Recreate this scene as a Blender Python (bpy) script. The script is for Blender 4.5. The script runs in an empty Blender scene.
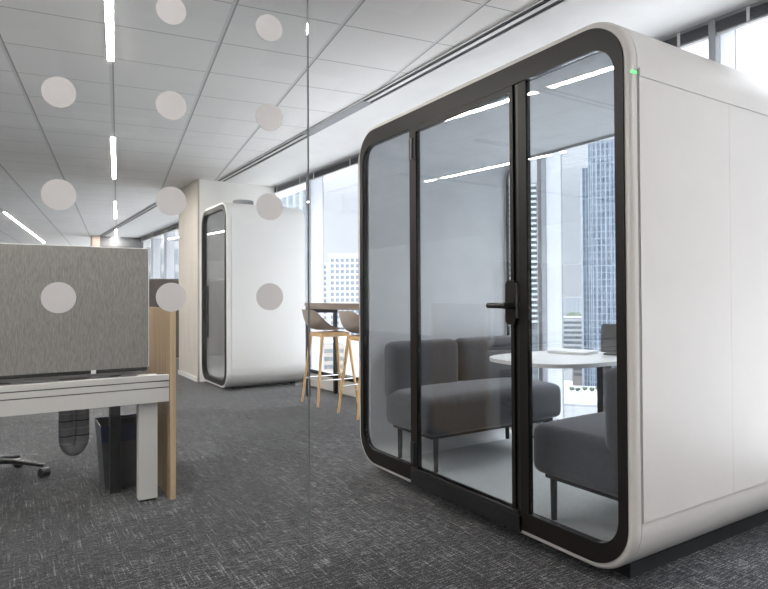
import bpy, bmesh, math, random
from mathutils import Vector, Matrix
random.seed(7)
scene = bpy.context.scene
COL = scene.collection
PI = math.pi

# ------------------------------------------------------------------ frame of the place
# x: depth direction of the meeting pod, y: along its glazed front, z: up.
H = 1.14            # camera height
CEIL = 2.76
YAW = math.radians(32.2)
FPX = 595.0
PITCH, ROLL = 0.0125, -0.0052     # the camera is tipped up and rolled a hair
SY, CY = math.sin(YAW), math.cos(YAW)

def far_point(u, v, d):
    """a place outside, given bearing/elevation as seen from the room and its distance"""
    r = (u - 384) / FPX * d
    return Vector((d * SY + r * CY, d * CY - r * SY, H + (297 - v) / FPX * d))

# ------------------------------------------------------------------ materials
def mat(name):
    m = bpy.data.materials.new(name)
    m.use_nodes = True
    nt = m.node_tree
    nt.nodes.clear()
    out = nt.nodes.new('ShaderNodeOutputMaterial')
    return m, nt, out

def N(nt, typ, **kw):
    n = nt.nodes.new(typ)
    for k, v in kw.items():
        if k.startswith('_'):
            setattr(n, k[1:], v)
        else:
            n.inputs[k.replace('__', ' ')].default_value = v
    return n

def L(nt, a, ao, b, bi):
    nt.links.new(a.outputs[ao], b.inputs[bi])

def plain(name, col, rough=0.5, metal=0.0, var=0.06, scale=6.0, bump=0.0, bscale=200.0, spec=0.5, sheen=0.0):
    m, nt, out = mat(name)
    p = N(nt, 'ShaderNodeBsdfPrincipled', Roughness=rough, Metallic=metal)
    p.inputs['Specular IOR Level'].default_value = spec
    if sheen:
        p.inputs['Sheen Weight'].default_value = sheen
    tc = N(nt, 'ShaderNodeTexCoord')
    no = N(nt, 'ShaderNodeTexNoise', Scale=scale, Detail=3.0)
    L(nt, tc, 'Object', no, 'Vector')
    ra = N(nt, 'ShaderNodeValToRGB')
    ra.color_ramp.elements[0].position = 0.3
    ra.color_ramp.elements[1].position = 0.7
    ra.color_ramp.elements[0].color = tuple(c * (1 - var) for c in col) + (1,)
    ra.color_ramp.elements[1].color = tuple(min(1, c * (1 + var)) for c in col) + (1,)
    L(nt, no, 'Fac', ra, 'Fac'); L(nt, ra, 'Color', p, 'Base Color')
    if bump:
        n2 = N(nt, 'ShaderNodeTexNoise', Scale=bscale, Detail=2.0)
        L(nt, tc, 'Object', n2, 'Vector')
        b = N(nt, 'ShaderNodeBump', Strength=bump, Distance=0.002)
        L(nt, n2, 'Fac', b, 'Height'); L(nt, b, 'Normal', p, 'Normal')
    L(nt, p, 'BSDF', out, 'Surface')
    return m

def streaky(name, c0, c1, scale, rough=0.9, lo=0.35, hi=0.65, bump=0.2, c2=None, sc2=None, coord='Object'):
    """two colours mixed by noise stretched along an axis (woven cloth, wood grain)"""
    m, nt, out = mat(name)
    p = N(nt, 'ShaderNodeBsdfPrincipled', Roughness=rough)
    p.inputs['Specular IOR Level'].default_value = 0.25
    tc = N(nt, 'ShaderNodeTexCoord')
    mp = N(nt, 'ShaderNodeMapping'); mp.inputs['Scale'].default_value = scale
    no = N(nt, 'ShaderNodeTexNoise', Scale=1.0, Detail=4.0, Roughness=0.6)
    ra = N(nt, 'ShaderNodeValToRGB')
    ra.color_ramp.elements[0].position = lo; ra.color_ramp.elements[1].position = hi
    ra.color_ramp.elements[0].color = c0 + (1,); ra.color_ramp.elements[1].color = c1 + (1,)
    L(nt, tc, coord, mp, 'Vector'); L(nt, mp, 'Vector', no, 'Vector'); L(nt, no, 'Fac', ra, 'Fac')
    L(nt, ra, 'Color', p, 'Base Color')
    if bump:
        b = N(nt, 'ShaderNodeBump', Strength=bump, Distance=0.002)
        L(nt, no, 'Fac', b, 'Height'); L(nt, b, 'Normal', p, 'Normal')
    L(nt, p, 'BSDF', out, 'Surface')
    return m

def glass(name, tint, ior=1.5, rough=0.0):
    """thin architectural glass: tinted see-through plus a Fresnel mirror"""
    m, nt, out = mat(name)
    ge = N(nt, 'ShaderNodeNewGeometry')
    mx = N(nt, 'ShaderNodeMix', _data_type='FLOAT')
    mx.inputs[2].default_value = ior; mx.inputs[3].default_value = 1 / ior
    L(nt, ge, 'Backfacing', mx, 0)
    fr = N(nt, 'ShaderNodeFresnel'); nt.links.new(mx.outputs[0], fr.inputs['IOR'])
    tr = N(nt, 'ShaderNodeBsdfTransparent', Color=tuple(tint) + (1,))
    gl = N(nt, 'ShaderNodeBsdfGlossy', Roughness=rough, Color=(1, 1, 1, 1))
    ms = N(nt, 'ShaderNodeMixShader')
    L(nt, fr, 'Fac', ms, 0); L(nt, tr, 'BSDF', ms, 1); L(nt, gl, 'BSDF', ms, 2)
    L(nt, ms, 'Shader', out, 'Surface')
    return m

def emit(name, col, s):
    m, nt, out = mat(name)
    e = N(nt, 'ShaderNodeEmission', Color=tuple(col) + (1,), Strength=s)
    L(nt, e, 'Emission', out, 'Surface')
    return m

def facade_mat(name, glass_a, glass_b, line, cw, ch, lw, lh, rough=0.25, spec=0.5):
    """curtain wall: grid of panes cw x ch with lines lw / lh, panes varied at random (object coords x,z / y,z)"""
    m, nt, out = mat(name)
    p = N(nt, 'ShaderNodeBsdfPrincipled', Roughness=rough)
    p.inputs['Specular IOR Level'].default_value = spec
    tc = N(nt, 'ShaderNodeTexCoord'); sp = N(nt, 'ShaderNodeSeparateXYZ')
    L(nt, tc, 'Object', sp, 'Vector')
    ad = N(nt, 'ShaderNodeMath', _operation='ADD'); L(nt, sp, 'X', ad, 0); L(nt, sp, 'Y', ad, 1)
    def axis(src, so, c, w):
        d = N(nt, 'ShaderNodeMath', _operation='DIVIDE'); L(nt, src, so, d, 0); d.inputs[1].default_value = c
        f = N(nt, 'ShaderNodeMath', _operation='FRACT'); L(nt, d, 0, f, 0)
        fl = N(nt, 'ShaderNodeMath', _operation='FLOOR'); L(nt, d, 0, fl, 0)
        lt = N(nt, 'ShaderNodeMath', _operation='LESS_THAN'); L(nt, f, 0, lt, 0); lt.inputs[1].default_value = w / c
        return fl, lt
    fx, lx = axis(ad, 0, cw, lw); fz, lz = axis(sp, 'Z', ch, lh)
    cb = N(nt, 'ShaderNodeCombineXYZ'); L(nt, fx, 0, cb, 'X'); L(nt, fz, 0, cb, 'Y')
    wn = N(nt, 'ShaderNodeTexWhiteNoise'); L(nt, cb, 0, wn, 'Vector')
    m1 = N(nt, 'ShaderNodeMix', _data_type='RGBA'); m1.inputs[6].default_value = glass_a + (1,); m1.inputs[7].default_value = glass_b + (1,)
    L(nt, wn, 'Value', m1, 0)
    mxx = N(nt, 'ShaderNodeMath', _operation='MAXIMUM'); L(nt, lx, 0, mxx, 0); L(nt, lz, 0, mxx, 1)
    m2 = N(nt, 'ShaderNodeMix', _data_type='RGBA'); m2.inputs[7].default_value = line + (1,)
    L(nt, mxx, 0, m2, 0); nt.links.new(m1.outputs[2], m2.inputs[6])
    nt.links.new(m2.outputs[2], p.inputs['Base Color'])
    L(nt, p, 'BSDF', out, 'Surface')
    return m

def carpet_mat():
    m, nt, out = mat('woven_grey_carpet_tiles')
    p = N(nt, 'ShaderNodeBsdfPrincipled', Roughness=0.95)
    p.inputs['Specular IOR Level'].default_value = 0.15
    p.inputs['Sheen Weight'].default_value = 0.36
    p.inputs['Sheen Roughness'].default_value = 0.25
    tc = N(nt, 'ShaderNodeTexCoord')
    def noise(scale, detail=2.0, rough=0.5):
        mp = N(nt, 'ShaderNodeMapping'); mp.inputs['Scale'].default_value = scale
        no = N(nt, 'ShaderNodeTexNoise', Scale=1.0, Detail=detail, Roughness=rough)
        L(nt, tc, 'Object', mp, 'Vector'); L(nt, mp, 'Vector', no, 'Vector')
        return no
    def ramp(src, lo, hi):
        r = N(nt, 'ShaderNodeMapRange'); r.inputs[1].default_value = lo; r.inputs[2].default_value = hi
        L(nt, src, 'Fac', r, 0); return r
    a = ramp(noise((125, 5, 1), 2.5, 0.65), 0.54, 0.70)     # long light threads along y
    b = ramp(noise((16, 125, 1), 2.5, 0.7), 0.38, 0.64)     # cross threads
    c = ramp(noise((150, 150, 1), 2.5, 0.75), 0.36, 0.64)          # yarn speckle
    # per tile shift
    sn = N(nt, 'ShaderNodeVectorMath', _operation='SNAP'); sn.inputs[1].default_value = (0.5, 0.5, 10)
    of = N(nt, 'ShaderNodeVectorMath', _operation='ADD'); of.inputs[1].default_value = (0.13, 0.21, 0)
    L(nt, tc, 'Object', of, 0); nt.links.new(of.outputs[0], sn.inputs[0])
    wn = N(nt, 'ShaderNodeTexWhiteNoise'); nt.links.new(sn.outputs[0], wn.inputs['Vector'])
    big = ramp(noise((0.9, 0.9, 1), 2.0), 0.3, 0.7)
    def ma(op, x, y):
        n = N(nt, 'ShaderNodeMath', _operation=op)
        for i, q in enumerate((x, y)):
            if isinstance(q, (int, float)): n.inputs[i].default_value = q
            else: nt.links.new(q.outputs[0], n.inputs[i])
        return n
    t = ma('ADD', ma('MULTIPLY', a, 0.34), ma('MULTIPLY', b, 0.40))
    t = ma('ADD', t, ma('MULTIPLY', c, 0.40))
    t = ma('MULTIPLY', t, ma('ADD', ma('MULTIPLY', wn, 0.16), 0.90))
    t = ma('ADD', t, ma('MULTIPLY', big, 0.05))
    ra = N(nt, 'ShaderNodeValToRGB')
    e = ra.color_ramp.elements
    e[0].position = 0.12; e[0].color = (0.007, 0.007, 0.008, 1)
    e[1].position = 1.0; e[1].color = (0.38, 0.383, 0.395, 1)
    k = ra.color_ramp.elements.new(0.50); k.color = (0.030, 0.031, 0.034, 1)
    nt.links.new(t.outputs[0], ra.inputs['Fac']); L(nt, ra, 'Color', p, 'Base Color')
    bp = N(nt, 'ShaderNodeBump', Strength=0.5, Distance=0.004)
    nt.links.new(t.outputs[0], bp.inputs['Height']); L(nt, bp, 'Normal', p, 'Normal')
    L(nt, p, 'BSDF', out, 'Surface')
    return m

GRID = math.radians(32.2 - 24.1)      # the tile grid is turned 8 degrees from the pods
S0, SP, T0, TP = -0.045, 0.63, 3.85, 0.54

def ceiling_mat():
    m, nt, out = mat('metal_ceiling_tiles')
    p = N(nt, 'ShaderNodeBsdfPrincipled', Roughness=0.6)
    p.inputs['Specular IOR Level'].default_value = 0.3
    tc = N(nt, 'ShaderNodeTexCoord'); sp = N(nt, 'ShaderNodeSeparateXYZ')
    L(nt, tc, 'Object', sp, 'Vector')
    def lin(ax, ay, off, div):
        a = N(nt, 'ShaderNodeMath', _operation='MULTIPLY'); L(nt, sp, 'X', a, 0); a.inputs[1].default_value = ax / div
        b = N(nt, 'ShaderNodeMath', _operation='MULTIPLY_ADD'); L(nt, sp, 'Y', b, 0); b.inputs[1].default_value = ay / div
        L(nt, a, 0, b, 2)
        c = N(nt, 'ShaderNodeMath', _operation='ADD'); L(nt, b, 0, c, 0); c.inputs[1].default_value = -off / div + 0.5
        f = N(nt, 'ShaderNodeMath', _operation='FRACT'); L(nt, c, 0, f, 0)
        d = N(nt, 'ShaderNodeMath', _operation='SUBTRACT'); L(nt, f, 0, d, 0); d.inputs[1].default_value = 0.5
        fl = N(nt, 'ShaderNodeMath', _operation='FLOOR'); L(nt, c, 0, fl, 0)
        return d, fl
    def less(d, w):
        ab = N(nt, 'ShaderNodeMath', _operation='ABSOLUTE'); L(nt, d, 0, ab, 0)
        lt = N(nt, 'ShaderNodeMath', _operation='LESS_THAN'); L(nt, ab, 0, lt, 0); lt.inputs[1].default_value = w
        return lt
    # s = right across the grid, t = along it
    ds, fs = lin(math.cos(GRID), -math.sin(GRID), S0, SP)
    dt, ft = lin(math.sin(GRID), math.cos(GRID), T0, TP)
    ls = less(ds, 0.011 / SP); lt_ = less(dt, 0.0035 / TP)
    dss = N(nt, 'ShaderNodeMath', _operation='SUBTRACT'); L(nt, ds, 0, dss, 0); dss.inputs[1].default_value = 0.013 / SP
    ldark = less(dss, 0.0055 / SP)
    cb = N(nt, 'ShaderNodeCombineXYZ'); L(nt, fs, 0, cb, 'X'); L(nt, ft, 0, cb, 'Y')
    wn = N(nt, 'ShaderNodeTexWhiteNoise'); L(nt, cb, 0, wn, 'Vector')
    def mix(fac, a, b):
        n = N(nt, 'ShaderNodeMix', _data_type='RGBA')
        nt.links.new(fac.outputs[0] if not hasattr(fac, 'default_value') else fac, n.inputs[0])
        for i, q in ((6, a), (7, b)):
            if isinstance(q, tuple): n.inputs[i].default_value = q + (1,)
            else: nt.links.new(q.outputs[2], n.inputs[i])
        return n
    tile = mix(wn, (0.875, 0.86, 0.84), (0.92, 0.905, 0.885))
    c1 = mix(lt_, tile, (0.36, 0.36, 0.355))
    c2 = mix(ls, c1, (0.74, 0.74, 0.73))
    c3 = mix(ldark, c2, (0.42, 0.42, 0.415))
    nt.links.new(c3.outputs[2], p.inputs['Base Color'])
    L(nt, p, 'BSDF', out, 'Surface')
    return m

def fabric_weave(name, c0, c1, s=420.0, rough=0.95, sheen=0.3):
    m, nt, out = mat(name)
    p = N(nt, 'ShaderNodeBsdfPrincipled', Roughness=rough)
    p.inputs['Specular IOR Level'].default_value = 0.2
    p.inputs['Sheen Weight'].default_value = sheen
    tc = N(nt, 'ShaderNodeTexCoord')
    no = N(nt, 'ShaderNodeTexNoise', Scale=s, Detail=2.0)
    L(nt, tc, 'Object', no, 'Vector')
    ra = N(nt, 'ShaderNodeValToRGB')
    ra.color_ramp.elements[0].position = 0.35; ra.color_ramp.elements[1].position = 0.65
    ra.color_ramp.elements[0].color = c0 + (1,); ra.color_ramp.elements[1].color = c1 + (1,)
    L(nt, no, 'Fac', ra, 'Fac'); L(nt, ra, 'Color', p, 'Base Color')
    b = N(nt, 'ShaderNodeBump', Strength=0.3, Distance=0.002)
    L(nt, no, 'Fac', b, 'Height'); L(nt, b, 'Normal', p, 'Normal')
    L(nt, p, 'BSDF', out, 'Surface')
    return m

def frosted_mat():
    m, nt, out = mat('frosted_film')
    d = N(nt, 'ShaderNodeBsdfDiffuse', Color=(0.74, 0.72, 0.72, 1))
    t = N(nt, 'ShaderNodeBsdfTranslucent', Color=(0.78, 0.76, 0.76, 1))
    a = N(nt, 'ShaderNodeBsdfTransparent', Color=(0.9, 0.9, 0.9, 1))
    no = N(nt, 'ShaderNodeTexNoise', Scale=900.0)
    m1 = N(nt, 'ShaderNodeMixShader'); m1.inputs[0].default_value = 0.5
    m2 = N(nt, 'ShaderNodeMixShader')
    mr = N(nt, 'ShaderNodeMapRange'); mr.inputs[3].default_value = 0.22; mr.inputs[4].default_value = 0.28
    L(nt, no, 'Fac', mr, 0); L(nt, mr, 0, m2, 0)
    L(nt, d, 'BSDF', m1, 1); L(nt, t, 'BSDF', m1, 2)
    L(nt, m1, 'Shader', m2, 1); L(nt, a, 'BSDF', m2, 2)
    L(nt, m2, 'Shader', out, 'Surface')
    return m

M = dict(
    carpet=carpet_mat(), ceil=ceiling_mat(),
    plaster=plain('white_plaster', (0.80, 0.795, 0.785), 0.8, var=0.02),
    wall=plain('white_wall_paint', (0.84, 0.835, 0.81), 0.8, var=0.02),
    midwall=plain('mid_grey_wall', (0.30, 0.30, 0.30), 0.8),
    beige=streaky('beige_wall_covering', (0.43, 0.40, 0.365), (0.475, 0.445, 0.41), (9, 9, 1.5), 0.8, bump=0.05),
    shell=plain('white_powder_coat', (0.545, 0.522, 0.50), 0.42, var=0.015),
    shell_lit=plain('window_lit_white_coat', (0.74, 0.735, 0.725), 0.42, var=0.015),  # far booth's white, lightened to carry the window light in its colour
    lining=plain('light_grey_felt_lining', (0.66, 0.675, 0.685), 0.9, var=0.04, bump=0.15),
    bronze=plain('dark_bronze_metal', (0.009, 0.0076, 0.0068), 0.45, 0.0, var=0.1, spec=0.2),
    black=plain('black_metal', (0.012, 0.012, 0.013), 0.4, 0.2, var=0.1),
    plinth=plain('black_plinth_board', (0.016, 0.017, 0.019), 0.55, var=0.1),
    podglass=glass('smoky_pod_glass', (0.958, 0.967, 0.975), 1.68),
    winglass=glass('window_glass', (0.965, 0.975, 0.985), 1.45),
    partglass=glass('partition_glass', (0.976, 0.981, 0.976), 1.5),
    glassedge=plain('glass_edge_green', (0.13, 0.15, 0.145), 0.95, var=0.05, spec=0.05),
    frost=frosted_mat(),
    sofa=fabric_weave('charcoal_grey_upholstery', (0.022, 0.024, 0.029), (0.07, 0.075, 0.087)),
    podfloor=fabric_weave('pale_grey_pod_carpet', (0.26, 0.28, 0.28), (0.44, 0.46, 0.46), 300.0),
    white=plain('white_laminate', (0.64, 0.635, 0.62), 0.35, var=0.01),
    deskwhite=plain('white_desk_metal', (0.54, 0.53, 0.52), 0.45, var=0.015),
    groove=plain('desk_groove', (0.10, 0.10, 0.10), 0.7),
    screen=streaky('grey_woven_screen_cloth', (0.165, 0.158, 0.15), (0.262, 0.253, 0.242), (260, 260, 30), 0.95, 0.34, 0.66, bump=0.25),
    wood=streaky('brown_oak_veneer', (0.20, 0.135, 0.078), (0.31, 0.22, 0.135), (55, 55, 2.2), 0.5, bump=0.05),
    oakedge=streaky('pale_oak_edge', (0.42, 0.31, 0.19), (0.54, 0.41, 0.27), (60, 60, 2.5), 0.5, bump=0.03),
    oak=streaky('stool_oak', (0.52, 0.34, 0.17), (0.64, 0.44, 0.24), (60, 60, 4), 0.5, bump=0.03),
    stool=plain('taupe_plastic_shell', (0.44, 0.39, 0.345), 0.5, var=0.03),
    bartop=streaky('grey_brown_table_top', (0.20, 0.165, 0.14), (0.30, 0.25, 0.215), (40, 2.5, 40), 0.45, bump=0.03),
    steel=plain('brushed_steel', (0.55, 0.55, 0.55), 0.3, 0.9, var=0.05),
    grey=plain('grey_plastic', (0.30, 0.30, 0.31), 0.5, var=0.05),
    cable=plain('grey_cable_spine', (0.20, 0.20, 0.21), 0.4, var=0.15, scale=30),
    binliner=plain('dark_blue_liner', (0.02, 0.03, 0.085), 0.35, var=0.2, scale=20, bump=0.6, bscale=25),
    binbody=plain('grey_bin_body', (0.07, 0.072, 0.076), 0.5),
    mullion=plain('grey_window_frame', (0.34, 0.35, 0.37), 0.45, 0.2, var=0.04),
    fin=plain('pale_anodised_fin', (0.66, 0.68, 0.74), 0.4, 0.1, var=0.03),
    blind=plain('dark_blind_slats', (0.10, 0.105, 0.115), 0.5, var=0.08),
    railgrey=plain('grey_bottom_rail', (0.42, 0.42, 0.42), 0.5),
    bracket=plain('pale_bracket', (0.72, 0.72, 0.72), 0.5),
    sill=plain('pale_sill_panel', (0.60, 0.58, 0.55), 0.6, var=0.03),
    slot=plain('dark_air_slot', (0.030, 0.030, 0.032), 0.7),
    slotgrey=plain('grey_slot_cover', (0.27, 0.28, 0.29), 0.6),
    lamp=emit('linear_lamp_diffuser', (1.0, 0.95, 0.89), 82.0),
    green=emit('green_status_light', (0.25, 1.0, 0.35), 0.35),
    endwall=plain('dark_grey_wall', (0.095, 0.097, 0.105), 0.7, var=0.05),
    pillar=plain('pinkish_beige_pillar', (0.50, 0.41, 0.35), 0.7),
    leather=plain('dark_brown_leather', (0.060, 0.045, 0.040), 0.45, var=0.15, scale=8),
    mesh=plain('black_chair_mesh', (0.02, 0.02, 0.022), 0.7),
    screenface=plain('dark_monitor_shell', (0.035, 0.037, 0.041), 0.35),
    street=facade_mat('city_ground', (0.34, 0.345, 0.35), (0.58, 0.58, 0.58), (0.36, 0.36, 0.365), 22, 19, 5, 6, 0.9, 0.1),
    tower=facade_mat('blue_curtain_wall', (0.048, 0.076, 0.112), (0.104, 0.144, 0.192), (0.240, 0.276, 0.312), 2.7, 3.9, 0.55, 0.55),
    pale_tower=facade_mat('pale_blue_curtain_wall', (0.160, 0.204, 0.240), (0.216, 0.256, 0.288), (0.320, 0.344, 0.368), 2.6, 3.8, 0.9, 0.35),
    far_grid=facade_mat('grey_grid_facade', (0.112, 0.132, 0.152), (0.160, 0.180, 0.200), (0.240, 0.256, 0.272), 5.5, 4.2, 1.6, 1.2),
    band=facade_mat('banded_facade', (0.160, 0.188, 0.216), (0.208, 0.232, 0.256), (0.384, 0.392, 0.400), 60.0, 4.4, 0.3, 1.5),
    cityfin=plain('pale_blue_fin', (0.288, 0.320, 0.360), 0.5),
    concrete=plain('pale_render', (0.336, 0.344, 0.352), 0.8, var=0.03, scale=0.2),
    concrete2=plain('grey_render', (0.256, 0.268, 0.280), 0.8, var=0.05, scale=0.2),
    tan=plain('tan_render', (0.288, 0.260, 0.232), 0.8, var=0.05, scale=0.2),
    aptglass=plain('blue_grey_window', (0.088, 0.112, 0.152), 0.2, var=0.3, scale=0.35),
    balcony=plain('pale_green_balcony', (0.320, 0.352, 0.352), 0.5),
    recess=plain('dark_balcony_glass', (0.096, 0.112, 0.120), 0.3, var=0.25, scale=0.4),  # dark glass of the balcony tower and the low window bands
    leaf=plain('city_tree_leaves', (0.05, 0.068, 0.042), 0.9, var=0.5, scale=0.6),
)

# ------------------------------------------------------------------ mesh helpers
def new_obj(name, bm, material, parent=None, smooth=False, bevel=0.0, seg=2):
    if bevel > 0:
        ed = [e for e in bm.edges if len(e.link_faces) == 2 and e.calc_face_angle(0) > 0.6]
        if ed:
            bmesh.ops.bevel(bm, geom=ed, offset=bevel, segments=seg, profile=0.5, affect='EDGES', clamp_overlap=True)
    bmesh.ops.recalc_face_normals(bm, faces=bm.faces)
    me = bpy.data.meshes.new(name)
    bm.to_mesh(me); bm.free()
    me.materials.append(material)
    if smooth:
        for p in me.polygons: p.use_smooth = True
        me.set_sharp_from_angle(angle=math.radians(38))
    o = bpy.data.objects.new(name, me)
    COL.objects.link(o)
    if parent is not None:
        o.parent = parent
    return o

def empty(name, loc=(0, 0, 0), rz=0.0):
    o = bpy.data.objects.new(name, None)
    o.empty_display_size = 0.1
    o.location = loc; o.rotation_euler = (0, 0, rz)
    COL.objects.link(o)
    return o

def tag(o, label, cat, group=None, kind=None):
    o['label'] = label; o['category'] = cat
    if group: o['group'] = group
    if kind: o['kind'] = kind
    return o

def struct(o, label=None):
    o['kind'] = 'structure'
    if label: o['label'] = label
    return o

def thing(name, label, cat, loc=(0, 0, 0), rz=0.0, group=None):
    return tag(empty(name, loc, rz), label, cat, group)

def box(bm, x0, x1, y0, y1, z0, z1):
    v = [bm.verts.new((x, y, z)) for x in (x0, x1) for y in (y0, y1) for z in (z0, z1)]
    for f in ((0, 1, 3, 2), (4, 6, 7, 5), (0, 4, 5, 1), (2, 3, 7, 6), (0, 2, 6, 4), (1, 5, 7, 3)):
        bm.faces.new([v[i] for i in f])
    return v

def B(name, dims, material, parent=None, bevel=0.0, seg=2, smooth=False):
    bm = bmesh.new(); box(bm, *dims)
    return new_obj(name, bm, material, parent, smooth or bevel > 0, bevel, seg)

def tube(bm, pts, r0, r1=None, n=10, flat=1.0):
    """round bar through points with radius running r0 -> r1"""
    if r1 is None: r1 = r0
    pts = [Vector(p) for p in pts]
    rings = []
    up = None
    for i, p in enumerate(pts):
        a = pts[max(i - 1, 0)]; b = pts[min(i + 1, len(pts) - 1)]
        d = (b - a).normalized()
        if up is None:
            up = Vector((0, 0, 1)) if abs(d.z) < 0.9 else Vector((1, 0, 0))
        s = d.cross(up).normalized(); t = s.cross(d).normalized(); up = t
        r = r0 + (r1 - r0) * i / max(1, len(pts) - 1)
        rings.append([bm.verts.new(p + s * math.cos(k * 2 * PI / n) * r + t * math.sin(k * 2 * PI / n) * r * flat) for k in range(n)])
    for A, C in zip(rings, rings[1:]):
        for k in range(n):
            bm.faces.new((A[k], A[(k + 1) % n], C[(k + 1) % n], C[k]))
    bm.faces.new(rings[0][::-1]); bm.faces.new(rings[-1])

def T(name, pts, r0, material, parent=None, r1=None, n=10):
    bm = bmesh.new(); tube(bm, pts, r0, r1, n)
    return new_obj(name, bm, material, parent, True)

def rr(y0, y1, z0, z1, R, n=10):
    """rounded rectangle outline in the (y,z) plane; 4*(n+1) points"""
    pts = []
    for cy_, cz_, a0 in ((y1 - R, z1 - R, 0), (y0 + R, z1 - R, 90), (y0 + R, z0 + R, 180), (y1 - R, z0 + R, 270)):
        for i in range(n + 1):
            a = math.radians(a0 + 90 * i / n)
            pts.append((cy_ + R * math.cos(a), cz_ + R * math.sin(a)))
    return pts

def ring_x(bm, outer, inner, x0, x1):
    """hollow bar between two outlines, from x0 to x1"""
    n = len(outer)
    V = [[bm.verts.new((x, p[0], p[1])) for p in prof] for prof in (outer, inner) for x in (x0, x1)]
    o0, o1, i0, i1 = V
    for k in range(n):
        j = (k + 1) % n
        bm.faces.new((o0[k], o0[j], o1[j], o1[k]))
        bm.faces.new((i0[k], i1[k], i1[j], i0[j]))
        bm.faces.new((o0[k], i0[k], i0[j], o0[j]))
        bm.faces.new((o1[k], o1[j], i1[j], i1[k]))

def prism_x(bm, prof, x0, x1):
    a = [bm.verts.new((x0, p[0], p[1])) for p in prof]
    b = [bm.verts.new((x1, p[0], p[1])) for p in prof]
    n = len(prof)
    for k in range(n):
        bm.faces.new((a[k], a[(k + 1) % n], b[(k + 1) % n], b[k]))
    bm.faces.new(a[::-1]); bm.faces.new(b)

def prism_z(bm, prof, z0, z1):
    a = [bm.verts.new((p[0], p[1], z0)) for p in prof]
    b = [bm.verts.new((p[0], p[1], z1)) for p in prof]
    n = len(prof)
    for k in range(n):
        bm.faces.new((a[k], a[(k + 1) % n], b[(k + 1) % n], b[k]))
    bm.faces.new(a[::-1]); bm.faces.new(b)

def cyl_y(bm, c, r, h, n=28):
    x, y, z = c
    a = [bm.verts.new((x + r * math.cos(k * 2 * PI / n), y - h / 2, z + r * math.sin(k * 2 * PI / n))) for k in range(n)]
    b = [bm.verts.new((p.co.x, y + h / 2, p.co.z)) for p in a]
    for k in range(n):
        bm.faces.new((a[k], a[(k + 1) % n], b[(k + 1) % n], b[k]))
    bm.faces.new(a[::-1]); bm.faces.new(b)

def soft_box(name, x0, x1, y0, y1, z0, z1, r, material, parent=None, puff=0.0, lean=0.0):
    """upholstered block: rounded edges, slightly crowned faces; lean shifts the top in y"""
    bm = bmesh.new(); box(bm, x0, x1, y0, y1, z0, z1)
    bmesh.ops.bevel(bm, geom=list(bm.edges), offset=r, segments=5, profile=0.5, affect='EDGES', clamp_overlap=True)
    bmesh.ops.triangulate(bm, faces=[f for f in bm.faces if len(f.verts) > 4])
    big = [e for e in bm.edges if e.calc_length() > 0.12]
    bmesh.ops.subdivide_edges(bm, edges=big, cuts=6, use_grid_fill=True)
    cx, cy_, cz = (x0 + x1) / 2, (y0 + y1) / 2, (z0 + z1) / 2
    for v in bm.verts:
        a = (v.co.x - cx) / (x1 - x0) * 2; b = (v.co.y - cy_) / (y1 - y0) * 2; c = (v.co.z - cz) / (z1 - z0) * 2
        w = max(0, 1 - abs(a) ** 4)
        v.co.z += puff * w * max(0, 1 - b ** 4) * (1 if c > 0 else 0) * abs(c)
        v.co.y += lean * (v.co.z - z0) / (z1 - z0)
    return new_obj(name, bm, material, parent, True)

def copy_tree(o, parent=None):
    c = o.copy(); COL.objects.link(c)
    if parent is not None: c.parent = parent
    for ch in list(o.children):
        copy_tree(ch, c)
    return c

# ------------------------------------------------------------------ the room
WX0, WSL = 3.59, 0.034               # window wall: x = WX0 - WSL * y
def wx(y): return WX0 - WSL * y
WA = math.atan(WSL)                    # its turn about z

YB, YE, XL = -3.0, 17.0, -6.5
bm = bmesh.new(); box(bm, XL, 3.75, YB, 26.0, -0.2, 0.0)
struct(new_obj('floor', bm, M['carpet']), 'grey woven carpet tile floor')

SLX = 2.53                             # edge of the tiled ceiling
bm = bmesh.new(); prism_z(bm, [(XL, YB), (SLX, YB), (SLX, 8.19), (2.2, 9.2), (2.1, 26), (XL, 26)], CEIL, CEIL + 0.15)
struct(new_obj('ceiling', bm, M['ceil']), 'pale metal tile ceiling in a square grid')
bm = bmesh.new(); prism_z(bm, [(SLX, YB), (3.75, YB), (3.75, 26), (2.1, 26), (2.2, 9.2), (SLX, 8.19)], CEIL, CEIL + 0.15)
struct(new_obj('ceiling', bm, M['plaster']), 'plain white ceiling margin along the windows')

# unseen window bays added along the left wall to bring in more daylight
def added_windows(name, first, n, pitch, place):
    for i in range(n):
        f = empty('x'); f.name = 'window_%d' % (first + i); place(f, i)
        struct(f, 'added unseen window bay for extra daylight')
        bm = bmesh.new(); box(bm, -0.06, 0.06, -0.03, 0.03, 0, CEIL)
        box(bm, -0.05, 0.05, 0.03, pitch - 0.03, 0.0, 0.20); box(bm, -0.05, 0.05, 0.03, pitch - 0.03, CEIL - 0.06, CEIL)
        new_obj('window_frame', bm, M['mullion'], f)
        B('glass_pane', (-0.006, 0.006, 0.031, pitch - 0.031, 0.201, CEIL - 0.061), M['winglass'], f)
def at_left(f, i): f.location = (XL, YB + 1.4 * i, 0)
def at_back(f, i): f.location = (XL + 1.45 * (i + 1), YB, 0); f.rotation_euler = (0, 0, PI / 2)
added_windows('left', 40, 5, 1.4, at_left)
struct(B('wall_left', (XL - 0.15, XL, YB + 7.0, 26, 0, CEIL), M['wall']))
struct(B('wall_back', (XL, 3.75, YB - 0.15, YB, 0, CEIL), M['midwall']))
struct(B('wall_far', (1.98, 3.05, YE, YE + 0.15, 0, CEIL), M['endwall']), 'dark grey far end wall')
struct(B('wall_far', (XL, 1.98, 26, 26.15, 0, CEIL), M['wall']))
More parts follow.
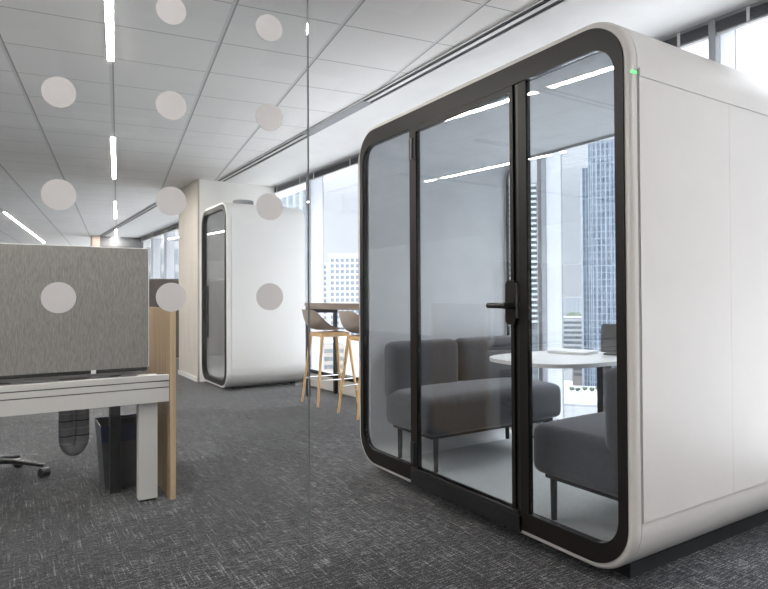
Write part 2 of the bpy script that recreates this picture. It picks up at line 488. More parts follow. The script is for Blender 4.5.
struct(B('trim_1', (1.80, 1.98, YE - 0.1, YE + 0.3, 0, CEIL), M['pillar']), 'narrow pinkish beige pillar at the far end')
# broad pier between the two window runs
w = struct(B('wall_right', (2.19, wx(8.6), 8.19, 9.25, 0, CEIL), M['wall']), 'white pier wall behind the far pod')
B('side_cladding', (2.165, 2.1899, 8.19, 9.25, 0.06, CEIL), M['beige'], w)
struct(B('baseboard_right', (2.15, 2.1649, 8.19, 9.25, 0, 0.06), M['white']))

# air slots in the ceiling (recessed black slots either side of a white blade)
def air_slot(k, a, b, half, segs):
    """slot along x or y between points a and b"""
    ax = 1 if abs(b[1] - a[1]) > abs(b[0] - a[0]) else 0
    def bar(bm, off0, off1, z0, z1, t0=0.0, t1=1.0):
        p = [a[0] + (b[0] - a[0]) * t0, a[1] + (b[1] - a[1]) * t0]; q = [a[0] + (b[0] - a[0]) * t1, a[1] + (b[1] - a[1]) * t1]
        if ax == 1:
            pr = [(p[0] + off0, p[1]), (p[0] + off1, p[1]), (q[0] + off1, q[1]), (q[0] + off0, q[1])]
        else:
            pr = [(p[0], p[1] + off0), (p[0], p[1] + off1), (q[0], q[1] + off1), (q[0], q[1] + off0)]
        prism_z(bm, pr, z0, z1)
    bm = bmesh.new(); bar(bm, -half, half, CEIL - 0.006, CEIL - 0.0005)
    root = struct(new_obj('trim_%d' % k, bm, M['slot']), 'long black twin air slot in the ceiling')
    bm = bmesh.new()
    bar(bm, -half * 0.30, half * 0.30, CEIL - 0.010, CEIL - 0.0065)
    bar(bm, -half * 1.22, -half * 1.02, CEIL - 0.010, CEIL - 0.0005); bar(bm, half * 1.02, half * 1.22, CEIL - 0.010, CEIL - 0.0005)
    new_obj('blade', bm, M['white'], root)
    for t0, t1 in segs:
        bm = bmesh.new(); bar(bm, -half * 0.98, half * 0.98, CEIL - 0.013, CEIL - 0.0105, t0, t1)
        new_obj('slot_cover', bm, M['slotgrey'], root)
yy = lambda y: (y + 2.5) / 10.65
air_slot(2, (2.54, -2.5), (2.47, 8.15), 0.05, [(yy(4.2), yy(5.36))])
air_slot(3, (2.16, 9.4), (2.02, 16.9), 0.05, [])
air_slot(4, (0.45, 3.25), (-4.0, 3.25), 0.05, [])
air_slot(5, (-0.12, 4.65), (-4.0, 4.65), 0.05, [(0.0, 0.06)])
air_slot(6, (-0.40, 6.46), (-5.0, 6.46), 0.05, [(0.12, 0.35)])

# linear ceiling lamps, two rows staggered in the tile grid
def ceiling_light(s, t0, ln, label):
    # s across the grid, t along it
    x = s * math.cos(GRID) + t0 * math.sin(GRID); y = -s * math.sin(GRID) + t0 * math.cos(GRID)
    r = thing('ceiling_light', label, 'lamp', (x, y, CEIL), -GRID, 'linear lamps recessed in the ceiling')
    hb = bmesh.new()
    box(hb, -0.025, -0.0195, 0, ln, -0.0045, 0.0); box(hb, 0.0195, 0.025, 0, ln, -0.0045, 0.0)
    new_obj('housing', hb, M['bracket'], r)
    B('diffuser', (-0.019, 0.019, 0.01, ln - 0.01, -0.0055, -0.0005), M['lamp'], r, 0.001)
P_, LN = 4.36, 2.23
ordn = {0: 'nearest to the camera, cut by the top edge', 1: 'second in the row, above the grey desk screen',
        2: 'third in the row, short and far off', 3: 'fourth and farthest of the row, before the dark end wall'}
for n in range(0, 4):
    ceiling_light(S0, 2.2 + P_ * n, LN, 'slim white ceiling lamp ' + ordn[n] if n >= 0 else 'slim white ceiling lamp overhead, behind the glass partition')
for n in range(-1, 4):
    lab = {2: 'slim white ceiling lamp slanting at far left above the desk screen', 0: 'slim white ceiling lamp seen mirrored in the pod door'}.get(n, 'slim white ceiling lamp of the left row outside the picture')
    ceiling_light(S0 - 3 * SP, 4.3 + P_ * n, LN if n != 2 else 4.6, lab)
# unseen lamps added behind and left of the viewer to brighten the room
ceiling_light(S0 + 4 * SP, -2.0, LN, 'added unseen ceiling lamp behind the viewer, brightens the room')
for k in (-6, -8):
    for t0 in (1.2,):
        ceiling_light(S0 + k * SP, t0, LN, 'added unseen ceiling lamp behind the viewer, brightens the room')

# ------------------------------------------------------------------ window wall
MY = [-2.02, -0.71, 0.60, 1.91, 3.22, 4.53, 5.84, 7.15, 8.30]
FY = [9.25, 10.6, 11.9, 13.2, 14.5, 15.8, 17.0]
def bay(k, y0, y1, shade=True, label=None):
    """one window bay with its frame, fin and pane; local frame: x out of the room, y along the wall"""
    ln = (y1 - y0) / math.cos(WA)
    bm = bmesh.new()
    box(bm, -0.042, 0.012, -0.02, 0.02, 0.0, CEIL)                 # inner mullion
    box(bm, -0.055, 0.03, 0.0201, ln - 0.0201, 0.165, 0.215)           # bottom rail
    box(bm, 0.0, 0.03, 0.0201, ln - 0.0201, CEIL - 0.05, CEIL)       # head
    f = new_obj('window_%d' % k, bm, M['mullion'], None, False, 0.003, 1)
    f.location = (wx(y0), y0, 0); f.rotation_euler = (0, 0, WA)
    struct(f, label or 'full height window bay with grey mullion')
    B('glass_pane', (0.0, 0.012, 0.021, ln - 0.021, 0.216, CEIL - 0.051), M['winglass'], f)
    B('sill', (-0.05, 0.03, 0.037, ln - 0.037, 0.0, 0.164), M['sill'], f)
    B('rail_cap', (-0.062, -0.0551, 0.037, ln - 0.037, 0.17, 0.212), M['black'], f)
    B('fin', (0.0125, 0.185, -0.022, 0.022, 0.0, CEIL), M['fin'], f, 0.004, 1)
    B('fin_edge', (0.1855, 0.20, -0.024, 0.024, 0.0, CEIL), M['mullion'], f)
    return f
for i in range(len(MY) - 1):
    bay(i + 1, MY[i], MY[i + 1])
for i in range(len(FY) - 1):
    f = bay(i + 20, FY[i], FY[i + 1], label='far window bay beyond the pier')
    if i < 3:
        B('transom', (-0.03, 0.03, 0.037, 1.27, 1.86, 1.94), M['black'], f)

def blind(y0, y1, label, drop=0.085):
    r = thing('venetian_blind', label, 'blind', (wx(y0) - 0.022, y0, CEIL), WA, 'blinds pulled up at the window heads')
    ln = (y1 - y0) / math.cos(WA)
    B('head_rail', (-0.016, 0.018, 0.022, ln - 0.022, -0.018, -0.001), M['mullion'], r, 0.003, 1)
    n = 7
    bm = bmesh.new()
    for i in range(n):
        z = -0.0215 - i * (drop - 0.022) / n
        box(bm, -0.015, 0.017, 0.024, ln - 0.024, z - 0.0055, z)
    new_obj('slat_stack', bm, M['blind'], r)
    B('bottom_rail', (-0.015, 0.017, 0.024, ln - 0.024, -drop - 0.010, -drop - 0.001), M['railgrey'], r, 0.002, 1)
    for yv in (0.20, ln - 0.20):
        B('ladder_tape', (-0.019, -0.0165, yv - 0.009, yv + 0.009, -drop - 0.004, -0.006), M['bracket'], r)
blind(MY[1], MY[2], 'dark raised blind at the window head nearest the camera')
blind(MY[2], MY[3], 'dark raised blind at top right corner, right of the grey mullion')
blind(MY[3], MY[4], 'dark raised blind just above the big pod roof, left of the grey mullion')
blind(MY[4], MY[5], 'dark raised blind hidden behind the big pod')
blind(MY[5], MY[6], 'dark raised blind behind the left edge of the big pod')
blind(MY[6], MY[7], 'dark raised blind above the bar table window')
blind(MY[7], MY[8], 'dark raised blind above the far pod roof beside the pier')
for i in range(len(FY) - 1):
    blind(FY[i], FY[i + 1], ['dark raised blind in far window next to the beige pier', 'dark raised blind in second far window from the pier',
          'dark raised blind in third far window from the pier', 'dark raised blind in far window above the desk screen',
          'dark raised blind in fifth far window from the pier', 'dark raised blind in far window next to the dark end wall'][i], 0.10)

# ------------------------------------------------------------------ glass partition in the foreground
gp = empty('wall_glass', (0, 0, 0), -GRID)
struct(gp, 'clear glass partition panel with frosted dots')
TG, SE = 1.64, 0.498
B('glass_pane', (-3.2, SE, TG, TG + 0.010, 0.0, CEIL), M['partglass'], gp)
B('edge_strip', (SE + 0.0003, SE + 0.002, TG - 0.0005, TG + 0.0105, 0.0, CEIL), M['glassedge'], gp)
for c, s in enumerate((-0.131, 0.127, 0.385)):
    for n in range(0, 3 if c == 0 else 4):
        bm = bmesh.new(); cyl_y(bm, (s, TG - 0.0022, H + 0.0025 + 0.25 * n), 0.0378, 0.002)
        new_obj('frosted_dot', bm, M['frost'], gp)

# ------------------------------------------------------------------ meeting pod
def meeting_pod():
    r = thing('meeting_pod', 'large white meeting booth with dark framed glass front and sofas inside', 'office pod', (2.7, 2.46, 0))
    def C(name, bm, m, par=r, smooth=True, bevel=0.0, seg=2):
        o = new_obj(name, bm, m, None, smooth, bevel, seg)
        o.parent = par
        w = Vector((0, 0, 0)); p = par
        while p is not None:
            w += p.location; p = p.parent
        o.data.transform(Matrix.Translation(-w))
        return o
    Y0, Y1, Z0, Z1 = 1.38, 3.44, 0.060, 2.236
    RO = 0.205
    XF, XB = 1.965, 3.245
    def outline(off, n=14):
        return rr(Y0 + off, Y1 - off, Z0 + off, Z1 - off, RO - off, n)
    # shell behind a narrow shadow gap
    bm = bmesh.new(); ring_x(bm, outline(0), outline(0.019), 2.004, XB)
    C('shell', bm, M['shell'], bevel=0.004, seg=1)
    # rounded front trim ring
    bm = bmesh.new()
    prof = [(XF, 0.030), (XF, 0.016), (XF + 0.003, 0.008), (XF + 0.012, 0.0015), (XF + 0.024, 0.0), (2.001, 0.0)]
    rings = []
    for x, off in prof + [(2.001, 0.048), (XF + 0.01, 0.030)]:
        rings.append([bm.verts.new((x, p[0], p[1])) for p in outline(off)])
    for A, Cc in zip(rings, rings[1:] + rings[:1]):
        for k in range(len(A)):
            j = (k + 1) % len(A)
            bm.faces.new((A[k], A[j], Cc[j], Cc[k]))
    C('front_trim', bm, M['shell'])
    # lining: walls + ceiling felt, one sleeve
    bm = bmesh.new(); ring_x(bm, outline(0.0192), rr(Y0 + 0.08, Y1 - 0.08, Z0 + 0.020, Z1 - 0.075, 0.12, 14), 2.006, XB - 0.03)
    C('lining', bm, M['lining'])
    # dark front frame
    FY0, FY1, FZ0, FZ1 = 1.410, 3.407, 0.087, 2.207
    GY0, GY1, GZ0, GZ1 = 1.449, 3.370, 0.168, 2.114
    bm = bmesh.new(); ring_x(bm, rr(FY0, FY1, FZ0, FZ1, 0.175, 14), rr(GY0, GY1, GZ0, GZ1, 0.115, 14), 1.958, 1.995)
    C('front_frame', bm, M['bronze'], bevel=0.003, seg=1)
    # posts either side of the door
    ZT, ZBt = GZ1 - 0.0005, GZ0 + 0.0005
    C('door_post', _b(1.962, 1.99, 2.792, 2.833, ZBt, ZT), M['bronze'], bevel=0.003, seg=1)
    C('door_post', _b(1.962, 1.99, 1.913, 1.962, ZBt, ZT), M['bronze'], bevel=0.003, seg=1)
    # fixed side panes
    pf = rr(GY0 + 0.0005, GY1 - 0.0005, ZBt, ZT, 0.1145, 10)
    bm = bmesh.new(); prism_x(bm, _side(pf, True, 2.8335, ZBt, ZT), 1.970, 1.980)
    C('fixed_pane', bm, M['podglass'], smooth=False)
    bm = bmesh.new(); prism_x(bm, _side(pf, False, 1.9125, ZBt, ZT), 1.970, 1.980)
    C('fixed_pane', bm, M['podglass'], smooth=False)
    # black threshold below the door, over the frame
    C('threshold', _b(1.944, 1.9575, 1.955, 2.812, 0.078, 0.150), M['black'], bevel=0.003, seg=1)
    # the door
    dy0, dy1 = 1.966, 2.789
    bm = bmesh.new()
    box(bm, 1.957, 1.988, dy0 + 0.025, dy0 + 0.046, ZBt + 0.002, ZT - 0.002); box(bm, 1.957, 1.988, dy1 - 0.026, dy1, ZBt + 0.002, ZT - 0.002)
    box(bm, 1.957, 1.988, dy0 + 0.0465, dy1 - 0.0265, ZT - 0.030, ZT - 0.002)
    d = C('door', bm, M['bronze'], bevel=0.002, seg=1)
    C('kick_rail', _b(1.946, 1.988, dy0 + 0.002, dy1 + 0.02, 0.1505, 0.168), M['black'], d, False)
    C('glass_pane', _b(1.967, 1.977, dy0 + 0.0465, dy1 - 0.0265, 0.1685, ZT - 0.0305), M['podglass'], d, False)
    C('door_seal', _b(1.968, 1.99, dy0, dy0 + 0.0245, ZBt, ZT), M['black'], d, False)
    # handle plate, lever, strike
    hp = bmesh.new(); prism_x(hp, rr(1.972, 2.036, 1.010, 1.213, 0.022, 5), 1.946, 1.9565)
    C('handle_plate', hp, M['bronze'], d, True, 0.002, 1)
    bm = bmesh.new(); tube(bm, [(1.9455, 1.992, 1.098), (1.895, 1.992, 1.098)], 0.019, 0.015, 12)
    tube(bm, [(1.900, 1.984, 1.098), (1.897, 2.02, 1.098), (1.897, 2.100, 1.098)], 0.0138, 0.0128, 12)
    C('lever', bm, M['black'], d)
    C('strike_plate', _b(1.950, 1.9695, dy0 + 0.001, dy0 + 0.011, 1.04, 1.20), M['steel'], d, False)
    for z in (0.25, 1.99):
        bm = bmesh.new(); tube(bm, [(1.955, 2.792, z - 0.06), (1.955, 2.792, z + 0.06)], 0.011, 0.011, 12)
        box(bm, 1.955, 1.9625, 2.768, 2.828, z - 0.058, z + 0.058)
        C('hinge', bm, M['black'], d, True)
    # rear frame and pane
    bm = bmesh.new(); ring_x(bm, outline(0.051), rr(1.50, 3.350, 0.11, 2.150, 0.14, 14), XB - 0.029, XB - 0.004)
    C('rear_frame', bm, M['lining'])
    bm = bmesh.new(); ring_x(bm, rr(1.5005, 3.3495, 0.1105, 2.1495, 0.1395, 14), rr(1.512, 3.336, 0.122, 2.146, 0.13, 14), XB - 0.028, XB - 0.008)
    C('gasket', bm, M['black'])
    bm = bmesh.new(); prism_x(bm, rr(1.513, 3.335, 0.123, 2.145, 0.129, 10), XB - 0.020, XB - 0.012)
    C('rear_pane', bm, M['podglass'], smooth=False)
    # plinth, floor, skirting
    C('plinth', _b(2.12, 3.265, 1.515, 3.35, 0.0, 0.0598), M['plinth'], bevel=0.004, seg=1)
    C('floor_carpet', _b(2.007, XB - 0.031, 1.585, 3.235, 0.0805, 0.092), M['podfloor'], smooth=False)
    # raised side panels, lip, seam lines on the camera-facing side and its opposite
    for (ya, yb) in ((Y0 - 0.006, Y0 - 0.0002), (Y1 + 0.0002, Y1 + 0.006)):
        C('side_panel', _b(2.007, 2.6345, ya, yb, 0.290, 1.968), M['shell'], bevel=0.0025, seg=2)
        C('side_panel', _b(2.6355, XB - 0.003, ya, yb, 0.290, 1.968), M['shell'], bevel=0.0025, seg=2)
        C('edge_lip', _b(2.007, XB - 0.003, ya - (0.004 if ya < 2 else 0), yb + (0.004 if ya > 2 else 0), 1.9682, 1.999), M['shell'], bevel=0.003, seg=2)
    # status light wrapping the front trim
    bm = bmesh.new(); box(bm, 1.968, 1.998, Y0 - 0.0025, Y0 + 0.004, 1.975, 1.986)
    C('status_light', bm, M['green'])
    return r

def _b(*d):
    bm = bmesh.new(); box(bm, *d); return bm

def _side(pf, left, y, zb, zt):
    """half outline of the glazed opening left (far) or right (near) of the door"""
    if left:
        pts = sorted((p for p in pf if p[0] > 2.9), key=lambda p: p[1])
        return [(y, zb)] + pts + [(y, zt)]
    pts = sorted((p for p in pf if p[0] < 1.9), key=lambda p: -p[1])
    return [(y, zt)] + pts + [(y, zb)]
pod = meeting_pod()

# ------------------------------------------------------------------ sofas in the pod
def sofa(label, loc, rz):
    """two seat sofa; local: length along x, faces -y; back at y = 0"""
    r = thing('sofa', label, 'sofa', loc, rz, 'sofas inside the meeting booth')
    Lh = 0.565
    soft_box('seat', -Lh, Lh, -0.545, -0.03, 0.220, 0.448, 0.05, M['sofa'], r, puff=0.02)
    for a, b in ((-Lh, -0.003), (0.003, Lh)):
        soft_box('backrest', a, b, -0.145, -0.005, 0.37, 0.757, 0.055, M['sofa'], r, lean=0.0)
    B('seat_frame', (-Lh + 0.05, Lh - 0.05, -0.49, -0.07, 0.200, 0.228), M['black'], r, 0.004, 1)
    for sx in (-1, 1):
        for yv in (-0.475, -0.09):
            bm = bmesh.new(); x = sx * (Lh - 0.09)
            tube(bm, [(x, yv, 0.0), (x, yv, 0.205)], 0.014, 0.017, 12)
            new_obj('leg', bm, M['black'], r, True)
    return r
PFZ = 0.0922
sofa('charcoal two seat sofa against the left wall of the big pod', (2.635, 3.332, PFZ), 0.0)
sofa('charcoal sofa at right of the big pod, its back cut by the frame', (2.642, 1.478, PFZ), PI)

# table on one post
t = thing('table', 'white rounded table on a dark post between the two sofas', 'table', (3.125, 2.40, PFZ))
tp = []
for k in range(48):
    a = 2 * PI * k / 48
    c, s = math.cos(a), math.sin(a)
    e = 2 / 2.9
    x = (abs(c) ** e) * (1 if c > 0 else -1) * 0.43; y = (abs(s) ** e) * (1 if s > 0 else -1) * 0.335
    tp.append((x - 0.365, y))
bm = bmesh.new(); prism_z(bm, tp, 0.671, 0.692)
new_obj('tabletop', bm, M['white'], t, True, 0.006, 2)
B('post', (-0.045, 0.045, -0.022, 0.022, 0.012, 0.642), M['black'], t, 0.004)
B('bracket', (-0.17, 0.05, -0.05, 0.05, 0.6425, 0.6705), M['grey'], t, 0.004)
B('foot', (-0.30, 0.055, -0.16, 0.16, 0.0, 0.0115), M['black'], t, 0.003)

m_ = thing('monitor', 'small dark screen propped up at the back of the white table', 'monitor', (3.10, 2.275, PFZ + 0.6925), math.radians(20))
bm = bmesh.new(); prism_x(bm, rr(-0.15, 0.11, 0.012, 0.185, 0.012, 4), -0.008, 0.006)
o = new_obj('screen', bm, M['screenface'], m_, True, 0.002, 1); o.rotation_euler = (0, math.radians(8), 0); o.location = (0, 0, 0)
B('stand', (-0.045, 0.05, -0.13, 0.08, 0.0, 0.010), M['screenface'], m_, 0.003)
tb = bmesh.new(); prism_z(tb, [(p[0], p[1]) for p in rr(-0.10, 0.10, -0.13, 0.13, 0.03, 5)], 0, 0.016)
o = new_obj('keyboard', tb, M['white'], None, True, 0.004, 2)
o.location = (2.975, 2.52, PFZ + 0.6925); o.rotation_euler = (0, 0, 0.25)
tag(o, 'flat white slab lying on the white table before the dark screen', 'keyboard')

# ------------------------------------------------------------------ far single pod
def small_pod():
    r = thing('phone_booth', 'narrow white one person booth by the beige pier', 'office pod', (2.72, 7.62, 0))
    def C(name, bm, m, par=r, smooth=True, bevel=0.0, seg=2):
        o = new_obj(name, bm, m, None, smooth, bevel, seg); o.parent = par
        w = Vector((0, 0, 0)); p = par
        while p is not None:
            w += p.location; p = p.parent
        o.data.transform(Matrix.Translation(-w)); return o
    Y0, Y1, Z0, Z1 = 7.06, 8.175, 0.035, 2.32
    XF, XB = 2.215, 3.24
    bm = bmesh.new(); ring_x(bm, rr(Y0, Y1, Z0, Z1, 0.22, 12), rr(Y0 + 0.05, Y1 - 0.05, Z0 + 0.03, Z1 - 0.05, 0.17, 12), XF + 0.055, XB)
    C('shell', bm, M['shell_lit'], bevel=0.004, seg=1)
    bm = bmesh.new(); ring_x(bm, rr(Y0, Y1, Z0, Z1, 0.22, 12), rr(Y0 + 0.025, Y1 - 0.025, Z0 + 0.025, Z1 - 0.025, 0.195, 12), XF, XF + 0.052)
    C('front_trim', bm, M['shell_lit'], bevel=0.008, seg=2)
    bm = bmesh.new(); ring_x(bm, rr(Y0 + 0.0255, Y1 - 0.0255, Z0 + 0.0255, Z1 - 0.0255, 0.194, 12), rr(Y0 + 0.075, Y1 - 0.075, Z0 + 0.085, Z1 - 0.085, 0.14, 12), XF - 0.008, XF + 0.05)
    C('front_frame', bm, M['bronze'], bevel=0.003, seg=1)
    bm = bmesh.new(); prism_x(bm, rr(Y0 + 0.0755, Y1 - 0.0755, Z0 + 0.0855, Z1 - 0.0855, 0.139, 10), XF + 0.018, XF + 0.028)
    d = C('door', bm, M['podglass'], smooth=False)
    bm = bmesh.new(); tube(bm, [(XF + 0.016, 7.94, 1.00), (XF - 0.045, 7.94, 1.01), (XF - 0.05, 7.94, 1.06), (XF - 0.05, 7.94, 1.17), (XF - 0.045, 7.94, 1.22), (XF + 0.016, 7.94, 1.23)], 0.013, 0.013, 10)
    C('handle', bm, M['black'], d)
    C('handle_plate', _b(XF + 0.004, XF + 0.0165, 7.90, 7.985, 0.62, 1.30), M['black'], d, False, 0.003, 1)
    bm = bmesh.new(); prism_x(bm, rr(Y0 + 0.0505, Y1 - 0.0505, Z0 + 0.0305, Z1 - 0.0505, 0.169, 12), XB - 0.03, XB - 0.005)
    C('rear_panel', bm, M['lining'], smooth=False)
    C('shelf', _b(XB - 0.45, XB - 0.031, Y0 + 0.06, Y1 - 0.06, 1.00, 1.03), M['white'], smooth=False, bevel=0.003, seg=1)
    C('floor_carpet', _b(XF + 0.056, XB - 0.031, Y0 + 0.19, Y1 - 0.19, Z0 + 0.0305, Z0 + 0.04), M['podfloor'], smooth=False)
    C('plinth', _b(XF + 0.16, XB - 0.10, Y0 + 0.22, Y1 - 0.20, 0.0, 0.0345), M['plinth'], smooth=False)
    C('foot', _b(XB - 0.10, XB - 0.02, Y0 + 0.05, Y0 + 0.10, 0.0, 0.0345), M['grey'], smooth=False)
    C('seam', _b(XF + 0.056, XB - 0.002, Y0 - 0.004, Y0 - 0.0002, 0.262, 0.285), M['shell_lit'], bevel=0.002, seg=1)
    C('side_panel', _b(XF + 0.056, XB - 0.002, Y0 - 0.004, Y0 - 0.0002, 0.288, 2.10), M['shell_lit'], bevel=0.002, seg=1)
    # shallow dark roof vent
    bm = bmesh.new()
    for i in range(2):
        pass
    prism_z(bm, [(XF + 0.335 + 0.13 * math.cos(a), 7.45 + 0.13 * math.sin(a)) for a in [2 * PI * k / 24 for k in range(24)]], 2.3203, 2.385)
    C('roof_vent', bm, M['slotgrey'], bevel=0.03, seg=2)
    return r
small_pod()
st = thing('stool', 'dark low stool inside the narrow white booth', 'stool', (2.75, 7.62, 0.0755))
bm = bmesh.new(); tube(bm, [(0, 0, 0.52), (0, 0, 0.60)], 0.17, 0.175, 24); new_obj('seat', bm, M['sofa'], st, True, 0.01)
T('column', [(0, 0, 0.012), (0, 0, 0.5195)], 0.03, M['black'], st)
bm = bmesh.new(); tube(bm, [(0, 0, 0.0), (0, 0, 0.0115)], 0.18, 0.18, 24); new_obj('base', bm, M['black'], st, True)

# ------------------------------------------------------------------ bar table and stools
bt = thing('bar_table', 'long high table with black frame along the window', 'table', (3.11, 5.2, 0), 0)
B('tabletop', (-0.215, 0.19, -1.25, 1.13, 1.045, 1.076), M['bartop'], bt, 0.003, 1)
B('apron', (-0.205, 0.18, -1.24, 1.12, 1.010, 1.0445), M['bartop'], bt, 0.002, 1)
for xa in (-0.19, 0.165):
    for ya in (-1.2, 1.09):
        B('leg', (xa - 0.02, xa + 0.02, ya - 0.02, ya + 0.02, 0, 1.0095), M['black'], bt, 0.002, 1)
B('end_rail', (-0.1695, 0.1445, 1.07, 1.11, 0.96, 1.0095), M['black'], bt, 0.002, 1)
B('foot_rail', (0.150, 0.178, -1.1795, 1.0695, 0.22, 0.25), M['black'], bt, 0.002, 1)

def bar_stool():
    r = thing('bar_stool', 'taupe shell bar stool with oak legs standing free before the window table, left one', 'bar stool', (2.95, 5.80, 0), 0, 'bar stools at the window table')
    # shell: rows from seat front (+x) to back top (-x), columns across y
    prof = [(0.215, 0.788, 0.165), (0.19, 0.803, 0.19), (0.10, 0.796, 0.21), (0.0, 0.785, 0.218), (-0.11, 0.783, 0.225), (-0.195, 0.796, 0.228),
            (-0.245, 0.835, 0.228), (-0.270, 0.893, 0.222), (-0.286, 0.952, 0.210), (-0.294, 0.994, 0.182), (-0.296, 1.012, 0.13)]
    bm = bmesh.new(); rows = []
    for i, (x, z, hw) in enumerate(prof):
        row = []
        k_up = [0.0, .004, .012, .03, .06, .10, .08, .03, 0, 0, 0][i]
        k_fw = [0.0, 0, 0, 0, .01, .03, .07, .085, .075, .05, .02][i]
        for j in range(13):
            q = -1 + 2 * j / 12
            row.append(bm.verts.new((x + k_fw * abs(q) ** 2.2, hw * q, z + k_up * abs(q) ** 2.6)))
        rows.append(row)
    for a, b in zip(rows, rows[1:]):
        for j in range(12):
            bm.faces.new((a[j], a[j + 1], b[j + 1], b[j]))
    # thickness
    g = bmesh.ops.solidify(bm, geom=list(bm.faces), thickness=0.012)
    s = new_obj('seat_shell', bm, M['stool'], r, True)
    md = s.modifiers.new('smooth', 'SUBSURF'); md.levels = 1; md.render_levels = 1
    # oak frame below the shell
    bm = bmesh.new()
    box(bm, -0.135, 0.135, -0.145, -0.115, 0.72, 0.765); box(bm, -0.135, 0.135, 0.115, 0.145, 0.72, 0.765)
    box(bm, -0.165, -0.1352, -0.145, 0.145, 0.72, 0.765); box(bm, 0.1352, 0.165, -0.145, 0.145, 0.72, 0.765)
    new_obj('seat_frame', bm, M['oak'], r, False, 0.003, 1)
    for sx in (-1, 1):
        for sy in (-1, 1):
            bm = bmesh.new(); tube(bm, [(sx * 0.24, sy * 0.195, 0.0), (sx * 0.155, sy * 0.135, 0.745)], 0.012, 0.019, 12)
            new_obj('leg', bm, M['oak'], r, True)
    zf = 0.265; fx, fy = 0.2097, 0.1737
    bm = bmesh.new()
    pts = [(fx, fy, zf), (fx, -fy, zf), (-fx, -fy, zf), (-fx, fy, zf), (fx, fy, zf)]
    for a, b in zip(pts, pts[1:]): tube(bm, [a, b], 0.006, 0.006, 8)
    new_obj('footrest', bm, M['steel'], r, True)
    return r
s1 = bar_stool()
s2 = copy_tree(s1); s2.location = (2.985, 5.02, 0)
s2['label'] = 'taupe shell bar stool with oak legs half hidden by the big pod edge'

# ------------------------------------------------------------------ desk, screen, chair, bin
D0 = 3.52
dk = thing('desk', 'white desk end with beam and leg, oak side panel at its right', 'desk', (0.0, 3.85, 0))
def D(name, d, m, bevel=0.002, par=dk):
    o = B(name, (d[0], d[1], d[2] - 3.85, d[3] - 3.85, d[4], d[5]), m, par, bevel, 1); return o
D('desktop', (-1.30, 0.655, D0 + 0.13, 4.17, 0.706, 0.733), M['deskwhite'])
bmx = bmesh.new()
for z0, z1 in ((0.5545, 0.632), (0.6385, 0.669), (0.6755, 0.7055)):
    box(bmx, -1.30, 0.770, D0 - 3.85, D0 + 0.03 - 3.85, z0, z1)
new_obj('beam', bmx, M['deskwhite'], dk, True, 0.002, 1)
D('groove', (-1.30, 0.769, D0 + 0.006, D0 + 0.028, 0.632, 0.6755), M['groove'], 0)
D('cable_tray', (-1.14, 0.605, D0 + 0.031, D0 + 0.126, 0.62, 0.702), M['black'])
D('leg', (0.613, 0.713, D0 + 0.032, D0 + 0.095, 0.012, 0.7055), M['deskwhite'])
D('leg_foot', (0.62, 0.706, D0 + 0.038, D0 + 0.089, 0.0, 0.0118), M['black'], 0)
D('leg', (-1.25, -1.15, D0 + 0.032, D0 + 0.095, 0.0, 0.7055), M['deskwhite'])
D('leg', (0.50, 0.555, 3.80, 3.855, 0.0, 0.7055), M['black'])
ep = D('end_panel', (0.7725, 0.803, 3.507, 4.20, 0.0, 1.083), M['wood'])
o = B('edge_band', (0.7725, 0.803, 3.504 - 3.85, 3.5068 - 3.85, 0.0, 1.083), M['oakedge'], ep)
o['label'] = 'pale oak front edge'
D('outlet', (0.715, 0.7675, D0 - 0.003, D0 - 0.0002, 0.6695, 0.6750), M['black'], 0)

sc_ = thing('desk_screen', 'grey woven fabric divider standing on the white desk', 'screen', (-0.3, 3.575, 0.7335))
B('panel', (-1.0, 0.965, -0.018, 0.018, 0.02, 0.685), M['screen'], sc_, 0.004, 1)
bm = bmesh.new(); box(bm, -1.004, 0.9695, -0.015, 0.015, 0.6852, 0.6885); box(bm, 0.9652, 0.9695, -0.015, 0.015, 0.02, 0.685)
new_obj('edge_trim', bm, M['bracket'], sc_)
B('base_rail', (-1.0, 0.96, -0.016, 0.016, 0.0005, 0.0195), M['black'], sc_)
for xx in (-0.7, 0.685):
    B('bracket', (xx - 0.012, xx + 0.012, -0.0235, -0.0165, 0.0, 0.0198), M['bracket'], sc_)

# cable spine hanging from the desk
cs = thing('cable_spine', 'grey ribbed cable loop hanging under the white desk', 'cable', (0.315, 3.83, 0.5))
bm = bmesh.new()
pts = []
for i in range(19):
    a = PI * i / 18
    pts.append((-0.040 * math.cos(a), 0.0, -0.14 - 0.080 * math.sin(a)))
pts = [(-0.040, 0, 0.205), (-0.040, 0, 0.0)] + pts + [(0.040, 0, 0.0), (0.040, 0, 0.205)]
tube(bm, pts, 0.039, 0.039, 12)
new_obj('sleeve', bm, M['cable'], cs, True)
for i in range(9):
    z = 0.16 - i * 0.042
    for sx in (-1, 1):
        bm = bmesh.new(); tube(bm, [(sx * 0.040, 0, z), (sx * 0.040, 0, z - 0.006)], 0.0408, 0.0408, 12)
        new_obj('rib', bm, M['black'] if i % 2 else M['grey'], cs, True)

